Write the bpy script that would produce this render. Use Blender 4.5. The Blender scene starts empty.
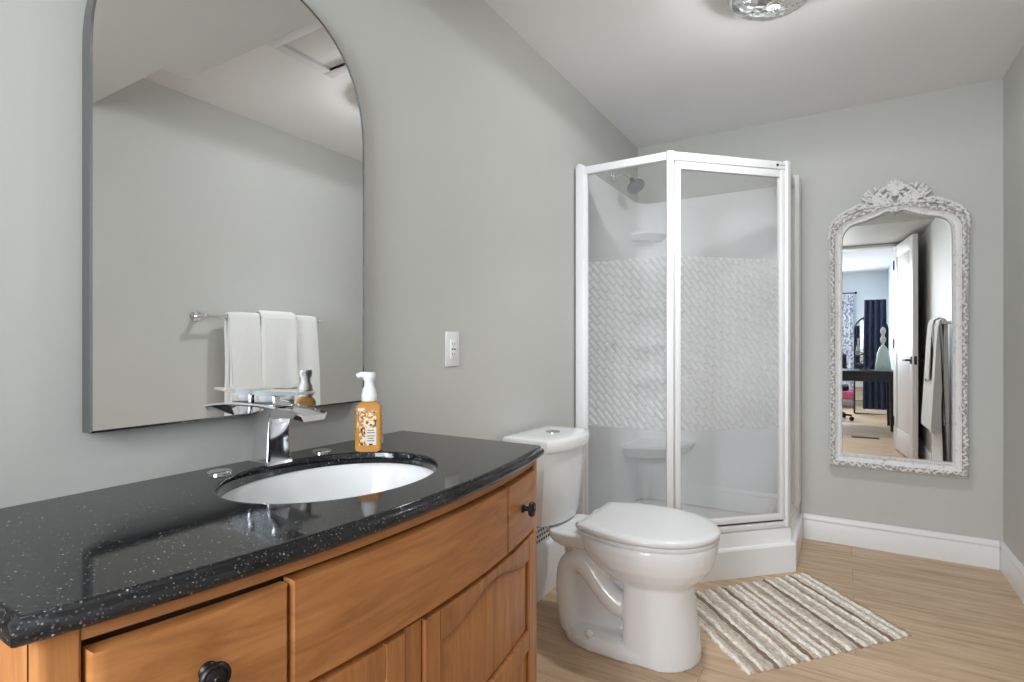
import bpy, bmesh, math, random
from mathutils import Vector, Matrix
random.seed(7)
PI = math.pi
S = bpy.context.scene
COL = S.collection

# ------------------------------------------------------------------ camera, world, light, exposure
CAMX, CAMY, CAMZ = 1.18, 0.0, 1.115
cd = bpy.data.cameras.new('camera'); cam = bpy.data.objects.new('camera', cd); COL.objects.link(cam)
cam.location = (CAMX, CAMY, CAMZ)
cam.rotation_euler = (PI/2, 0, math.radians(31.26))
cd.sensor_width = 36.0; cd.lens = 36.0*545/1024; cd.shift_y = 4/1024; cd.clip_start = 0.02
S.camera = cam
S.view_settings.view_transform = 'Standard'; S.view_settings.look = 'None'
S.view_settings.gamma = 1.0; S.view_settings.use_curve_mapping = False
S.view_settings.exposure = 0.63
S.cycles.use_denoising = True
S.cycles.max_bounces = 14; S.cycles.diffuse_bounces = 7; S.cycles.glossy_bounces = 8
S.cycles.transmission_bounces = 8; S.cycles.transparent_max_bounces = 24
S.cycles.caustics_reflective = False; S.cycles.caustics_refractive = False
S.cycles.sample_clamp_indirect = 4.0
w = bpy.data.worlds.new('sky'); S.world = w; w.use_nodes = True
bg = w.node_tree.nodes['Background']; bg.inputs[0].default_value = (0.72, 0.84, 1.0, 1); bg.inputs[1].default_value = 2.2

def light(name, kind, loc, energy, rot=(0,0,0), size=None, sy=None, color=(1,1,1), shape=None, radius=None):
    d = bpy.data.lights.new(name, kind); o = bpy.data.objects.new(name, d); COL.objects.link(o)
    o.location = loc; o.rotation_euler = rot; d.energy = energy; d.color = color
    if kind == 'AREA':
        d.shape = shape or 'RECTANGLE'; d.size = size
        if sy: d.size_y = sy
    if radius is not None: d.shadow_soft_size = radius
    return o
LAMP = (0.965, 2.175)                      # the bathroom ceiling lamp
light('ceiling_lamp_light', 'AREA', (LAMP[0], LAMP[1], 2.362), 17, size=0.18, shape='DISK', color=(0.96, 0.98, 1.0))
L_ = light('ceiling_lamp_spread', 'SPOT', (LAMP[0], LAMP[1], 2.318), 9, radius=0.05, color=(0.96, 0.98, 1.0)); L_.data.spot_size = math.radians(178); L_.data.spot_blend = .12
light('ceiling_lamp_glow', 'POINT', (LAMP[0], LAMP[1], 2.318), 6.2, radius=0.05, color=(0.96, 0.98, 1.0))
light('bedroom_window_daylight', 'AREA', (0.55, -4.45, 1.45), 40, rot=(PI/2, 0, 0), size=1.2, sy=1.3, color=(0.80, 0.90, 1.0))
L_ = light('bedroom_fill_light', 'AREA', (0.74, -1.05, 1.58), 17.5, rot=(PI/2, 0, 0), size=.75, sy=1.15, color=(0.93, 0.97, 1.0)); L_.data.spread = math.radians(150)  # added fill behind the camera, no side window stands there
light('bedroom_overhead_fill', 'AREA', (0.6, -2.6, 2.38), 30, size=0.5, shape='DISK', color=(0.97, 0.98, 1.0))  # added fill for the bedroom, without a fixture

# ------------------------------------------------------------------ helpers
def lin(r, g, b):
    f = lambda c: (c/255/12.92) if c/255 <= .04045 else ((c/255+.055)/1.055)**2.4
    return (f(r), f(g), f(b), 1)

def mat(name, col, rough=0.5, metal=0.0, spec=0.5, coat=0.0, noise=0.0, nscale=8, bump=0.0, bscale=60, stretch=None, trans=0.0, ior=1.45):
    m = bpy.data.materials.new(name); m.use_nodes = True
    nt = m.node_tree; p = nt.nodes['Principled BSDF']
    p.inputs['Roughness'].default_value = rough; p.inputs['Metallic'].default_value = metal
    p.inputs['Specular IOR Level'].default_value = spec; p.inputs['Coat Weight'].default_value = coat
    p.inputs['Transmission Weight'].default_value = trans; p.inputs['IOR'].default_value = ior
    p.inputs['Base Color'].default_value = col
    tc = nt.nodes.new('ShaderNodeTexCoord')
    src = tc.outputs['Object']
    if stretch:
        mp = nt.nodes.new('ShaderNodeMapping'); mp.inputs['Scale'].default_value = stretch
        nt.links.new(src, mp.inputs[0]); src = mp.outputs[0]
    if noise:
        n = nt.nodes.new('ShaderNodeTexNoise'); n.inputs['Scale'].default_value = nscale; n.inputs['Detail'].default_value = 5
        nt.links.new(src, n.inputs['Vector'])
        r = nt.nodes.new('ShaderNodeValToRGB')
        lo = tuple(c*(1-noise) for c in col[:3])+(1,); hi = tuple(min(1, c*(1+noise)) for c in col[:3])+(1,)
        r.color_ramp.elements[0].color = lo; r.color_ramp.elements[1].color = hi
        r.color_ramp.elements[0].position = .3; r.color_ramp.elements[1].position = .7
        nt.links.new(n.outputs['Fac'], r.inputs[0]); nt.links.new(r.outputs[0], p.inputs['Base Color'])
    if bump:
        n2 = nt.nodes.new('ShaderNodeTexNoise'); n2.inputs['Scale'].default_value = bscale; n2.inputs['Detail'].default_value = 3
        nt.links.new(src, n2.inputs['Vector'])
        b = nt.nodes.new('ShaderNodeBump'); b.inputs['Strength'].default_value = bump; b.inputs['Distance'].default_value = 0.01
        nt.links.new(n2.outputs['Fac'], b.inputs['Height']); nt.links.new(b.outputs[0], p.inputs['Normal'])
    return m

class B:
    """collects shapes into one mesh"""
    def __init__(s): s.bm = bmesh.new()
    def box(s, x0, x1, y0, y1, z0, z1, bev=0.0, seg=2, M=None):
        r = bmesh.ops.create_cube(s.bm, size=1.0)
        vs = r['verts']
        for v in vs:
            v.co = Vector(((x0+x1)/2+v.co.x*(x1-x0), (y0+y1)/2+v.co.y*(y1-y0), (z0+z1)/2+v.co.z*(z1-z0)))
        if bev > 0:
            es = list({e for v in vs for e in v.link_edges})
            rr = bmesh.ops.bevel(s.bm, geom=es, offset=bev, segments=seg, affect='EDGES', profile=.5)
            vs = list({v for f in rr['faces'] for v in f.verts} | {v for v in vs if v.is_valid})
        if M is not None:
            for v in vs: v.co = M @ v.co
        return s
    def loft(s, rings, cap=True, closed=True, loop=False):
        n = len(rings[0]); V = [[s.bm.verts.new(p) for p in r] for r in rings]
        k = len(V)
        for i in range(k if loop else k-1):
            a, b = V[i], V[(i+1) % k]
            for j in range(n if closed else n-1):
                j2 = (j+1) % n
                try: s.bm.faces.new((a[j], a[j2], b[j2], b[j]))
                except ValueError: pass
        if cap and not loop and closed:
            s.bm.faces.new(list(reversed(V[0]))); s.bm.faces.new(V[-1])
        return s
    def tube(s, pts, r, n=10, cap=True):
        pts = [Vector(p) for p in pts]; k = len(pts)
        rs = r if isinstance(r, (list, tuple)) else [r]*k
        rings = []; up = None
        for i, p in enumerate(pts):
            t = (pts[min(i+1, k-1)]-pts[max(i-1, 0)]).normalized()
            if up is None:
                up = Vector((0, 0, 1)) if abs(t.z) < .9 else Vector((1, 0, 0))
            a = t.cross(up).normalized(); up = a.cross(t).normalized()
            rings.append([p+rs[i]*(a*math.cos(2*PI*j/n)+up*math.sin(2*PI*j/n)) for j in range(n)])
        return s.loft(rings, cap)
    def lathe(s, prof, c=(0,0,0), axis=(0,0,1), n=28, cap=True):
        ax = Vector(axis).normalized(); u = ax.orthogonal().normalized(); v = ax.cross(u); c = Vector(c)
        rings = [[c+ax*h+max(r, 1e-5)*(u*math.cos(2*PI*j/n)+v*math.sin(2*PI*j/n)) for j in range(n)] for r, h in prof]
        return s.loft(rings, cap)
    def prism(s, poly, z0, z1):
        return s.loft([[(x, y, z0) for x, y in poly], [(x, y, z1) for x, y in poly]])
    def ell(s, c, r, M=None, seg=10, ring=6):
        q = bmesh.ops.create_uvsphere(s.bm, u_segments=seg, v_segments=ring, radius=1.0)
        for v in q['verts']:
            p = Vector((v.co.x*r[0], v.co.y*r[1], v.co.z*r[2]))
            if M is not None: p = M @ p
            v.co = p+Vector(c)
        return s
    def build(s, name, m, parent=None, smooth=True, ang=40):
        bmesh.ops.remove_doubles(s.bm, verts=s.bm.verts, dist=1e-6)
        bmesh.ops.recalc_face_normals(s.bm, faces=s.bm.faces)
        if smooth:
            for f in s.bm.faces: f.smooth = True
            for e in s.bm.edges:
                if len(e.link_faces) == 2 and e.calc_face_angle(0) > math.radians(ang): e.smooth = False
        me = bpy.data.meshes.new(name); s.bm.to_mesh(me); s.bm.free()
        if m: me.materials.append(m)
        o = bpy.data.objects.new(name, me); COL.objects.link(o)
        if parent is not None:
            o.parent = parent
            pm = parent
            # parts are modelled in world space: cancel the parents' offset
            off = Vector((0,0,0))
            while pm is not None: off += pm.location; pm = pm.parent
            o.location = -off
        return o

def thing(name, label, cat, loc=(0,0,0), group=None):
    o = bpy.data.objects.new(name, None); COL.objects.link(o); o.location = loc; o.empty_display_size = .05
    o['label'] = label; o['category'] = cat
    if group: o['group'] = group
    return o
def tag(o, label, cat, group=None):
    o['label'] = label; o['category'] = cat
    if group: o['group'] = group
    return o
def struct(o, label=None):
    o['kind'] = 'structure'
    if label: o['label'] = label
    return o
def catmull(pts, n=6):
    out = []
    P = [pts[0]]+list(pts)+[pts[-1]]
    for i in range(1, len(P)-2):
        p0, p1, p2, p3 = [Vector(q) for q in P[i-1:i+3]]
        for k in range(n):
            t = k/n
            out.append(.5*((2*p1)+(-p0+p2)*t+(2*p0-5*p1+4*p2-p3)*t*t+(-p0+3*p1-3*p2+p3)*t**3))
    out.append(Vector(pts[-1])); return out

# ------------------------------------------------------------------ materials
M_wall = mat('greige_wall_paint', lin(197, 197, 193), .55, spec=.3, noise=.012, nscale=2.5, bump=.02, bscale=140)
M_ceil = mat('white_ceiling_paint', lin(238, 238, 238), .8, spec=.2, noise=.01, nscale=2)
M_blue = mat('pale_blue_wall_paint', lin(216, 226, 233), .7, spec=.2)
M_trim = mat('white_trim_paint', lin(232, 232, 233), .35)
M_white = mat('white_acrylic', lin(240, 240, 241), .28, spec=.5)
M_frame = mat('white_painted_metal', lin(241, 241, 242), .3)
M_china = mat('white_vitreous_china', lin(230, 231, 232), .12, spec=.5, coat=.3)
M_seat = mat('white_seat_plastic', lin(221, 221, 221), .25)
M_chrome = mat('chrome', (.82, .82, .83, 1), .06, metal=1)
M_steel = mat('brushed_nickel', (.62, .62, .63, 1), .22, metal=1)
M_mirror = mat('silvered_glass', (.90, .915, .91, 1), .0, metal=1)
M_black = mat('black_edge', (.02, .02, .022, 1), .3)
M_dark = mat('dark_bronze', (.03, .026, .024, 1), .35, metal=.8, noise=.4, nscale=60)
M_blackwood = mat('black_lacquered_wood', (.012, .013, .017, 1), .3)
M_blackplastic = mat('black_plastic', (.012, .012, .014, 1), .5)
M_towel = mat('white_terry_towel', lin(240, 240, 238), .95, spec=.1, bump=.6, bscale=260)
M_navy = mat('navy_cloth', lin(34, 44, 66), .8, noise=.25, nscale=5)

def wood_floor():
    m = bpy.data.materials.new('light_oak_planks'); m.use_nodes = True; nt = m.node_tree; L = nt.links.new
    p = nt.nodes['Principled BSDF']; p.inputs['Roughness'].default_value = .42; p.inputs['Specular IOR Level'].default_value = .35
    tc = nt.nodes.new('ShaderNodeTexCoord')
    br = nt.nodes.new('ShaderNodeTexBrick'); br.offset = .37; br.inputs['Scale'].default_value = 1
    br.inputs['Brick Width'].default_value = 1.22; br.inputs['Row Height'].default_value = .178
    br.inputs['Mortar Size'].default_value = .0012; br.inputs['Mortar Smooth'].default_value = .3; br.inputs['Bias'].default_value = 0
    br.inputs['Color1'].default_value = (0, 0, 0, 1); br.inputs['Color2'].default_value = (1, 1, 1, 1); br.inputs['Mortar'].default_value = (.5, .5, .5, 1)
    L(tc.outputs['Object'], br.inputs['Vector'])
    mp = nt.nodes.new('ShaderNodeMapping'); mp.inputs['Scale'].default_value = (1.6, 17, 1); L(tc.outputs['Object'], mp.inputs[0])
    ad = nt.nodes.new('ShaderNodeVectorMath'); ad.operation = 'ADD'; L(mp.outputs[0], ad.inputs[0])
    sc = nt.nodes.new('ShaderNodeVectorMath'); sc.operation = 'SCALE'; sc.inputs['Scale'].default_value = 9; L(br.outputs['Color'], sc.inputs[0]); L(sc.outputs[0], ad.inputs[1])
    n = nt.nodes.new('ShaderNodeTexNoise'); n.inputs['Scale'].default_value = 2.2; n.inputs['Detail'].default_value = 7; n.inputs['Roughness'].default_value = .62; n.inputs['Distortion'].default_value = .6
    L(ad.outputs[0], n.inputs['Vector'])
    r = nt.nodes.new('ShaderNodeValToRGB'); e = r.color_ramp.elements
    e[0].position = .28; e[0].color = lin(166, 138, 110); e[1].position = .72; e[1].color = lin(212, 189, 162)
    k = r.color_ramp.elements.new(.5); k.color = lin(195, 168, 139)
    L(n.outputs['Fac'], r.inputs[0])
    mx = nt.nodes.new('ShaderNodeMix'); mx.data_type = 'RGBA'; mx.blend_type = 'MULTIPLY'; mx.inputs[0].default_value = .3
    r2 = nt.nodes.new('ShaderNodeValToRGB'); r2.color_ramp.elements[0].color = (.86, .83, .80, 1); r2.color_ramp.elements[1].color = (1, 1, 1, 1)
    L(br.outputs['Color'], r2.inputs[0]); L(r.outputs[0], mx.inputs[6]); L(r2.outputs[0], mx.inputs[7])
    mo = nt.nodes.new('ShaderNodeMix'); mo.data_type = 'RGBA'; mo.inputs[7].default_value = lin(110, 84, 58)
    m2 = nt.nodes.new('ShaderNodeMath'); m2.operation = 'MULTIPLY'; m2.inputs[1].default_value = .55
    L(br.outputs['Fac'], m2.inputs[0]); L(m2.outputs[0], mo.inputs[0]); L(mx.outputs[2], mo.inputs[6]); L(mo.outputs[2], p.inputs['Base Color'])
    return m
M_floor = wood_floor()

def cab_wood(name, sc):
    m = bpy.data.materials.new(name); m.use_nodes = True; nt = m.node_tree; L = nt.links.new
    p = nt.nodes['Principled BSDF']; p.inputs['Roughness'].default_value = .38; p.inputs['Specular IOR Level'].default_value = .4
    tc = nt.nodes.new('ShaderNodeTexCoord'); mp = nt.nodes.new('ShaderNodeMapping'); mp.inputs['Scale'].default_value = sc
    L(tc.outputs['Object'], mp.inputs[0])
    n = nt.nodes.new('ShaderNodeTexNoise'); n.inputs['Scale'].default_value = 3; n.inputs['Detail'].default_value = 8; n.inputs['Roughness'].default_value = .6; n.inputs['Distortion'].default_value = .8
    L(mp.outputs[0], n.inputs['Vector'])
    r = nt.nodes.new('ShaderNodeValToRGB'); e = r.color_ramp.elements
    e[0].position = .25; e[0].color = lin(146, 92, 50); e[1].position = .78; e[1].color = lin(198, 138, 84)
    k = e.new(.5); k.color = lin(176, 117, 67)
    L(n.outputs['Fac'], r.inputs[0])
    n2 = nt.nodes.new('ShaderNodeTexNoise'); n2.inputs['Scale'].default_value = 5; n2.inputs['Detail'].default_value = 2; L(tc.outputs['Object'], n2.inputs['Vector'])
    mx = nt.nodes.new('ShaderNodeMix'); mx.data_type = 'RGBA'; mx.blend_type = 'MULTIPLY'; mx.inputs[0].default_value = .35
    r2 = nt.nodes.new('ShaderNodeValToRGB'); r2.color_ramp.elements[0].color = (.72, .68, .62, 1); r2.color_ramp.elements[1].color = (1, 1, 1, 1)
    r2.color_ramp.elements[0].position = .3; r2.color_ramp.elements[1].position = .65
    L(n2.outputs['Fac'], r2.inputs[0]); L(r.outputs[0], mx.inputs[6]); L(r2.outputs[0], mx.inputs[7]); L(mx.outputs[2], p.inputs['Base Color'])
    return m
M_woodh = cab_wood('honey_stained_wood_horizontal', (9, 1.4, 14))
M_woodv = cab_wood('honey_stained_wood_upright', (9, 14, 1.4))
M_gap = mat('dark_gap_shade', lin(62, 36, 20), .6)  # dark brown standing in for shade behind the vanity fronts

def granite():
    m = bpy.data.materials.new('black_speckled_granite'); m.use_nodes = True; nt = m.node_tree; L = nt.links.new
    p = nt.nodes['Principled BSDF']; p.inputs['Roughness'].default_value = .07; p.inputs['Specular IOR Level'].default_value = .55
    tc = nt.nodes.new('ShaderNodeTexCoord')
    v = nt.nodes.new('ShaderNodeTexVoronoi'); v.inputs['Scale'].default_value = 270; v.inputs['Randomness'].default_value = 1; L(tc.outputs['Object'], v.inputs['Vector'])
    wn = nt.nodes.new('ShaderNodeTexWhiteNoise'); L(v.outputs['Color'], wn.inputs['Vector'])
    r = nt.nodes.new('ShaderNodeValToRGB'); r.color_ramp.interpolation = 'CONSTANT'; e = r.color_ramp.elements
    e[0].position = 0; e[0].color = (0, 0, 0, 1); e[1].position = .60; e[1].color = (.13, .13, .13, 1); k2 = e.new(.90); k2.color = (.35, .35, .35, 1); k = e.new(.985); k.color = (1, 1, 1, 1)
    L(wn.outputs['Value'], r.inputs[0])
    d = nt.nodes.new('ShaderNodeValToRGB'); d.color_ramp.elements[0].position = .18; d.color_ramp.elements[0].color = (1, 1, 1, 1)
    d.color_ramp.elements[1].position = .42; d.color_ramp.elements[1].color = (0, 0, 0, 1); L(v.outputs['Distance'], d.inputs[0])
    mu = nt.nodes.new('ShaderNodeMix'); mu.data_type = 'RGBA'; mu.blend_type = 'MULTIPLY'; mu.inputs[0].default_value = 1; L(r.outputs[0], mu.inputs[6]); L(d.outputs[0], mu.inputs[7])
    n = nt.nodes.new('ShaderNodeTexNoise'); n.inputs['Scale'].default_value = 240; n.inputs['Detail'].default_value = 4; L(tc.outputs['Object'], n.inputs['Vector'])
    rb = nt.nodes.new('ShaderNodeValToRGB'); rb.color_ramp.elements[0].position = .4; rb.color_ramp.elements[0].color = (.006, .006, .007, 1)
    rb.color_ramp.elements[1].position = .75; rb.color_ramp.elements[1].color = (.016, .0165, .018, 1); L(n.outputs['Fac'], rb.inputs[0])
    mx = nt.nodes.new('ShaderNodeMix'); mx.data_type = 'RGBA'; L(mu.outputs[2], mx.inputs[0]); L(rb.outputs[0], mx.inputs[6]); mx.inputs[7].default_value = (.48, .49, .51, 1)
    L(mx.outputs[2], p.inputs['Base Color']); return m
M_granite = granite()

def glass_mat(name, haze=.10, pattern=False, flip=1):
    """clear pane; where pattern, a band of slanted pressed dashes between two heights (uv = metres along, metres up)"""
    m = bpy.data.materials.new(name); m.use_nodes = True; nt = m.node_tree; L = nt.links.new
    for n in list(nt.nodes):
        if n.type != 'OUTPUT_MATERIAL': nt.nodes.remove(n)
    out = [n for n in nt.nodes if n.type == 'OUTPUT_MATERIAL'][0]
    tr = nt.nodes.new('ShaderNodeBsdfTransparent'); tr.inputs[0].default_value = (.97, .975, .97, 1)
    df = nt.nodes.new('ShaderNodeBsdfDiffuse'); df.inputs[0].default_value = (.85, .85, .85, 1)
    tl = nt.nodes.new('ShaderNodeBsdfTranslucent'); tl.inputs[0].default_value = (.85, .85, .85, 1)
    hz = nt.nodes.new('ShaderNodeMixShader'); hz.inputs[0].default_value = .5; L(df.outputs[0], hz.inputs[1]); L(tl.outputs[0], hz.inputs[2])
    gl = nt.nodes.new('ShaderNodeBsdfGlossy'); gl.inputs['Roughness'].default_value = .02
    fr = nt.nodes.new('ShaderNodeFresnel'); fr.inputs[0].default_value = 1.5
    a = nt.nodes.new('ShaderNodeMixShader'); a.inputs[0].default_value = haze; L(tr.outputs[0], a.inputs[1]); L(hz.outputs[0], a.inputs[2])
    b = nt.nodes.new('ShaderNodeMixShader'); L(fr.outputs[0], b.inputs[0]); L(a.outputs[0], b.inputs[1]); L(gl.outputs[0], b.inputs[2])
    if pattern:
        uv = nt.nodes.new('ShaderNodeUVMap')
        mp = nt.nodes.new('ShaderNodeMapping'); mp.vector_type = 'POINT'; mp.inputs['Rotation'].default_value = (0, 0, math.radians(52)*flip)
        L(uv.outputs[0], mp.inputs[0])
        br = nt.nodes.new('ShaderNodeTexBrick'); br.inputs['Scale'].default_value = 1; br.inputs['Brick Width'].default_value = .066; br.inputs['Row Height'].default_value = .027
        br.inputs['Mortar Size'].default_value = .0095; br.inputs['Mortar Smooth'].default_value = 1.0
        L(mp.outputs[0], br.inputs['Vector'])
        sx = nt.nodes.new('ShaderNodeSeparateXYZ'); L(uv.outputs[0], sx.inputs[0])
        lo = nt.nodes.new('ShaderNodeMath'); lo.operation = 'GREATER_THAN'; lo.inputs[1].default_value = .708; L(sx.outputs[1], lo.inputs[0])
        hi = nt.nodes.new('ShaderNodeMath'); hi.operation = 'LESS_THAN'; hi.inputs[1].default_value = 1.536; L(sx.outputs[1], hi.inputs[0])
        band = nt.nodes.new('ShaderNodeMath'); band.operation = 'MULTIPLY'; L(lo.outputs[0], band.inputs[0]); L(hi.outputs[0], band.inputs[1])
        mr = nt.nodes.new('ShaderNodeMapRange'); mr.inputs[3].default_value = .55; mr.inputs[4].default_value = .34; L(br.outputs['Fac'], mr.inputs[0])
        mm = nt.nodes.new('ShaderNodeMix'); mm.data_type = 'FLOAT'; L(band.outputs[0], mm.inputs[0]); mm.inputs[2].default_value = haze; L(mr.outputs[0], mm.inputs[3])
        L(mm.outputs[0], a.inputs[0])
        bp = nt.nodes.new('ShaderNodeBump'); bp.inputs['Distance'].default_value = .004; bp.invert = True
        bs = nt.nodes.new('ShaderNodeMath'); bs.operation = 'MULTIPLY'; bs.inputs[1].default_value = .8; L(band.outputs[0], bs.inputs[0]); L(bs.outputs[0], bp.inputs['Strength'])
        L(br.outputs['Fac'], bp.inputs['Height']); L(bp.outputs[0], gl.inputs['Normal']); L(bp.outputs[0], df.inputs['Normal'])
    L(b.outputs[0], out.inputs[0]); return m
M_glass = glass_mat('clear_glass', .04)
M_showerglass = glass_mat('shower_glass_with_pressed_band', .09, True)

# ------------------------------------------------------------------ room shell
W, D, H = 1.86, 3.575, 2.44
FY = -0.05                                    # bath side of the doorway wall
DX0, DX1, DH = 0.12, 1.655, 2.18              # doorway, widened on the left to let the bedroom fill in
BX0, BX1, BY0, BY1 = -1.6, 1.86, -4.65, FY-.12
struct(B().box(-1.7, 1.98, -4.8, D+.12, -.1, 0).build('floor', M_floor, smooth=False), 'light oak plank floor')
struct(B().box(-1.7, 1.98, -4.8, D+.12, H, H+.1).build('ceiling', M_ceil, smooth=False), 'flat white ceiling')
struct(B().box(-.12, 0, FY-.12, D+.12, 0, H).build('wall_left', M_wall, smooth=False), 'greige wall behind the vanity and toilet')
struct(B().box(0, W, D, D+.12, 0, H).build('wall_back', M_wall, smooth=False), 'greige wall behind the ornate mirror')
struct(B().box(W, W+.12, FY, D+.12, 0, H).build('wall_right', M_wall, smooth=False), 'greige wall with the towel bar')
struct(B().box(0, DX0, FY-.12, FY, 0, H).box(DX1, W, FY-.12, FY, 0, H).box(DX0, DX1, FY-.12, FY, DH, H).build('wall_front', M_wall, smooth=False), 'wall with the doorway')
# dropped soffit over the doorway side of the bathroom, with its small notch
ZS = 2.215
struct(B().prism([(0.001, FY), (W-.001, FY), (W-.001, 1.13), (1.20, 1.13), (1.20, 1.235), (0.001, 1.235)], ZS, H-.001).build('ceiling_soffit', M_wall, smooth=False), 'dropped greige soffit near the doorway')

def baseboard(name, p0, p1, nrm):
    """p0-p1 along the wall foot, nrm pointing into the room"""
    prof = [(0, 0), (.014, 0), (.014, .095), (.011, .102), (.011, .110), (.015, .116), (.013, .126), (.007, .134), (.004, .141), (0, .141)]
    rings = [[(p[0]+nrm[0]*d, p[1]+nrm[1]*d, z) for d, z in prof] for p in (p0, p1)]
    return struct(B().loft(rings).build(name, M_trim, ang=25))
baseboard('baseboard_back', (.985, D), (W-.016, D), (0, -1))
baseboard('baseboard_right', (W, D), (W, FY+.02), (-1, 0))
baseboard('baseboard_left', (0, 1.27), (0, 2.01), (1, 0))
# door casing
cas = B()
for x0, x1 in ((DX0-.065, DX0), (DX1, DX1+.065)): cas.box(x0, x1, FY, FY+.014, 0, DH+.0, .003)
cas.box(DX0-.065, DX1+.065, FY, FY+.014, DH, DH+.03, .003)
for x0, x1 in ((DX0-.065, DX0), (DX1, DX1+.065)): cas.box(x0, x1, FY-.134, FY-.12, 0, DH, .003)
cas.box(DX0-.065, DX1+.065, FY-.134, FY-.12, DH, DH+.065, .003)
struct(cas.build('trim_1', M_trim), 'white casing of the doorway')

# the open door
A = Vector((1.652, FY+.02, 0)); dirv = Vector((.095, .78, 0)).normalized(); ang = math.atan2(dirv.y, dirv.x)
MD = Matrix.Translation(A) @ Matrix.Rotation(ang, 4, 'Z')
dl = .775; DT = 2.165
d = B(); d.box(.004, dl, -.036, -.004, .012, DT, .002, M=MD)
door = d.build('door_1', M_trim); struct(door, 'white open panel door')
fr = B()
for s in (0, 1):
    y0, y1 = (-.004, .001) if s == 0 else (-.041, -.036)
    fr.box(.004, .115, y0, y1, .012, DT, .002, M=MD); fr.box(dl-.115, dl, y0, y1, .012, DT, .002, M=MD)
    fr.box(.115, dl-.115, y0, y1, .012, .24, .002, M=MD); fr.box(.115, dl-.115, y0, y1, DT-.125, DT, .002, M=MD)
fr.build('door_stiles', M_trim, door)
hd = B()
for y, sg in ((.001, 1), (-.041, -1)):
    hd.box(dl-.085, dl-.035, y if sg > 0 else y-.008, y+.008 if sg > 0 else y, .935, 1.005, .002, M=MD)
    hd.tube([MD @ Vector((dl-.06, y+sg*.006, .97)), MD @ Vector((dl-.06, y+sg*.045, .97))], .010)
    hd.box(dl-.185, dl-.05, min(y+sg*.038, y+sg*.052), max(y+sg*.038, y+sg*.052), .960, .980, .003, M=MD)
hd.box(dl, dl+.002, -.032, -.010, .93, 1.01, M=MD)
hd.build('door_handle', M_blackplastic, door)
for z in (.25, 1.08, 1.92): B().tube([MD @ Vector((.0, .004, z)), MD @ Vector((.0, .004, z+.1))], .007).build('door_hinge', M_blackplastic, door)

# ------------------------------------------------------------------ bedroom beyond the doorway (seen in the ornate mirror)
struct(B().box(BX0-.1, BX0, BY0, BY1, 0, H).build('wall_bedroom_left', M_blue, smooth=False))
struct(B().box(W, W+.12, BY0, FY, 0, H).build('wall_bedroom_right', M_blue, smooth=False))
struct(B().box(BX0, -.12, BY1, BY1+.12, 0, H).build('wall_bedroom_front', M_blue, smooth=False))
WX0, WX1, WZ0, WZ1 = .15, 1.15, .75, 2.0
struct(B().box(BX0, WX0, BY0-.12, BY0, 0, H).box(WX1, W, BY0-.12, BY0, 0, H).box(WX0, WX1, BY0-.12, BY0, 0, WZ0).box(WX0, WX1, BY0-.12, BY0, WZ1, H).build('wall_bedroom_back', M_blue, smooth=False), 'pale blue bedroom wall')
wi = B()
for a_ in ((WX0, WX0+.05, WZ0, WZ1), (WX1-.05, WX1, WZ0, WZ1), (WX0, WX1, WZ0, WZ0+.05), (WX0, WX1, WZ1-.05, WZ1), ((WX0+WX1)/2-.02, (WX0+WX1)/2+.02, WZ0, WZ1)):
    wi.box(a_[0], a_[1], BY0-.08, BY0-.03, a_[2], a_[3], .003)
win = struct(wi.build('window_1', M_trim), 'white bedroom window')
B().box(WX0+.05, WX1-.05, BY0-.058, BY0-.054, WZ0+.05, WZ1-.05).build('window_pane', M_glass, win, smooth=False)
baseboard('baseboard_bedroom', (BX0, BY0), (W, BY0), (0, 1))

def curtain_mat():
    m = mat('patterned_curtain_cloth', lin(230, 232, 236), .9); nt = m.node_tree; L = nt.links.new; p = nt.nodes['Principled BSDF']
    tc = nt.nodes.new('ShaderNodeTexCoord'); v = nt.nodes.new('ShaderNodeTexVoronoi'); v.inputs['Scale'].default_value = 26; v.feature = 'SMOOTH_F1'
    L(tc.outputs['Object'], v.inputs['Vector'])
    r = nt.nodes.new('ShaderNodeValToRGB'); r.color_ramp.elements[0].position = .36; r.color_ramp.elements[0].color = lin(150, 160, 182)
    r.color_ramp.elements[1].position = .46; r.color_ramp.elements[1].color = lin(228, 232, 238)
    L(v.outputs['Distance'], r.inputs[0]); L(r.outputs[0], p.inputs['Base Color']); return m
M_curt = curtain_mat()
def drape(x0, x1, y, z0, z1, amp=.035, waves=6, n=60, flare=0.0):
    rows = []
    for j in range(13):
        v = j/12; z = z1+(z0-z1)*v; row = []
        for i in range(n+1):
            u = i/n; xm = (x0+x1)/2; hw = (x1-x0)/2*(1+flare*v)
            row.append((xm+(u*2-1)*hw, y+amp*math.sin(u*waves*2*PI+.5*math.sin(v*3)), z))
        rows.append(row)
    back = [[(a[0], a[1]-.006, a[2]) for a in r] for r in rows]
    rings = [r+list(reversed(k)) for r, k in zip(rows, back)]
    return B().loft(rings)
rod = thing('curtain_rod', 'thin dark curtain rod above the bedroom window', 'curtain rod', (.7, BY0+.08, 2.06))
B().tube([(-.1, BY0+.08, 2.06), (1.38, BY0+.08, 2.06)], .010).build('rod', M_dark, rod)
for x in (-.1, 1.38): B().ell((x, BY0+.08, 2.06), (.022, .022, .022)).build('finial', M_dark, rod)
for x in (-.02, 1.3): B().box(x-.008, x+.008, BY0, BY0+.085, 2.03, 2.056).build('bracket', M_dark, rod)
for x0, x1, side in ((.98, 1.34, 'right'), (-.08, .22, 'left')):
    tag(drape(x0, x1, BY0+.128, .22, 2.045, .028, 5, flare=.05).build('curtain', M_curt),
        f'white and grey patterned curtain on the {side} side of the bedroom window', 'curtain')

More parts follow.
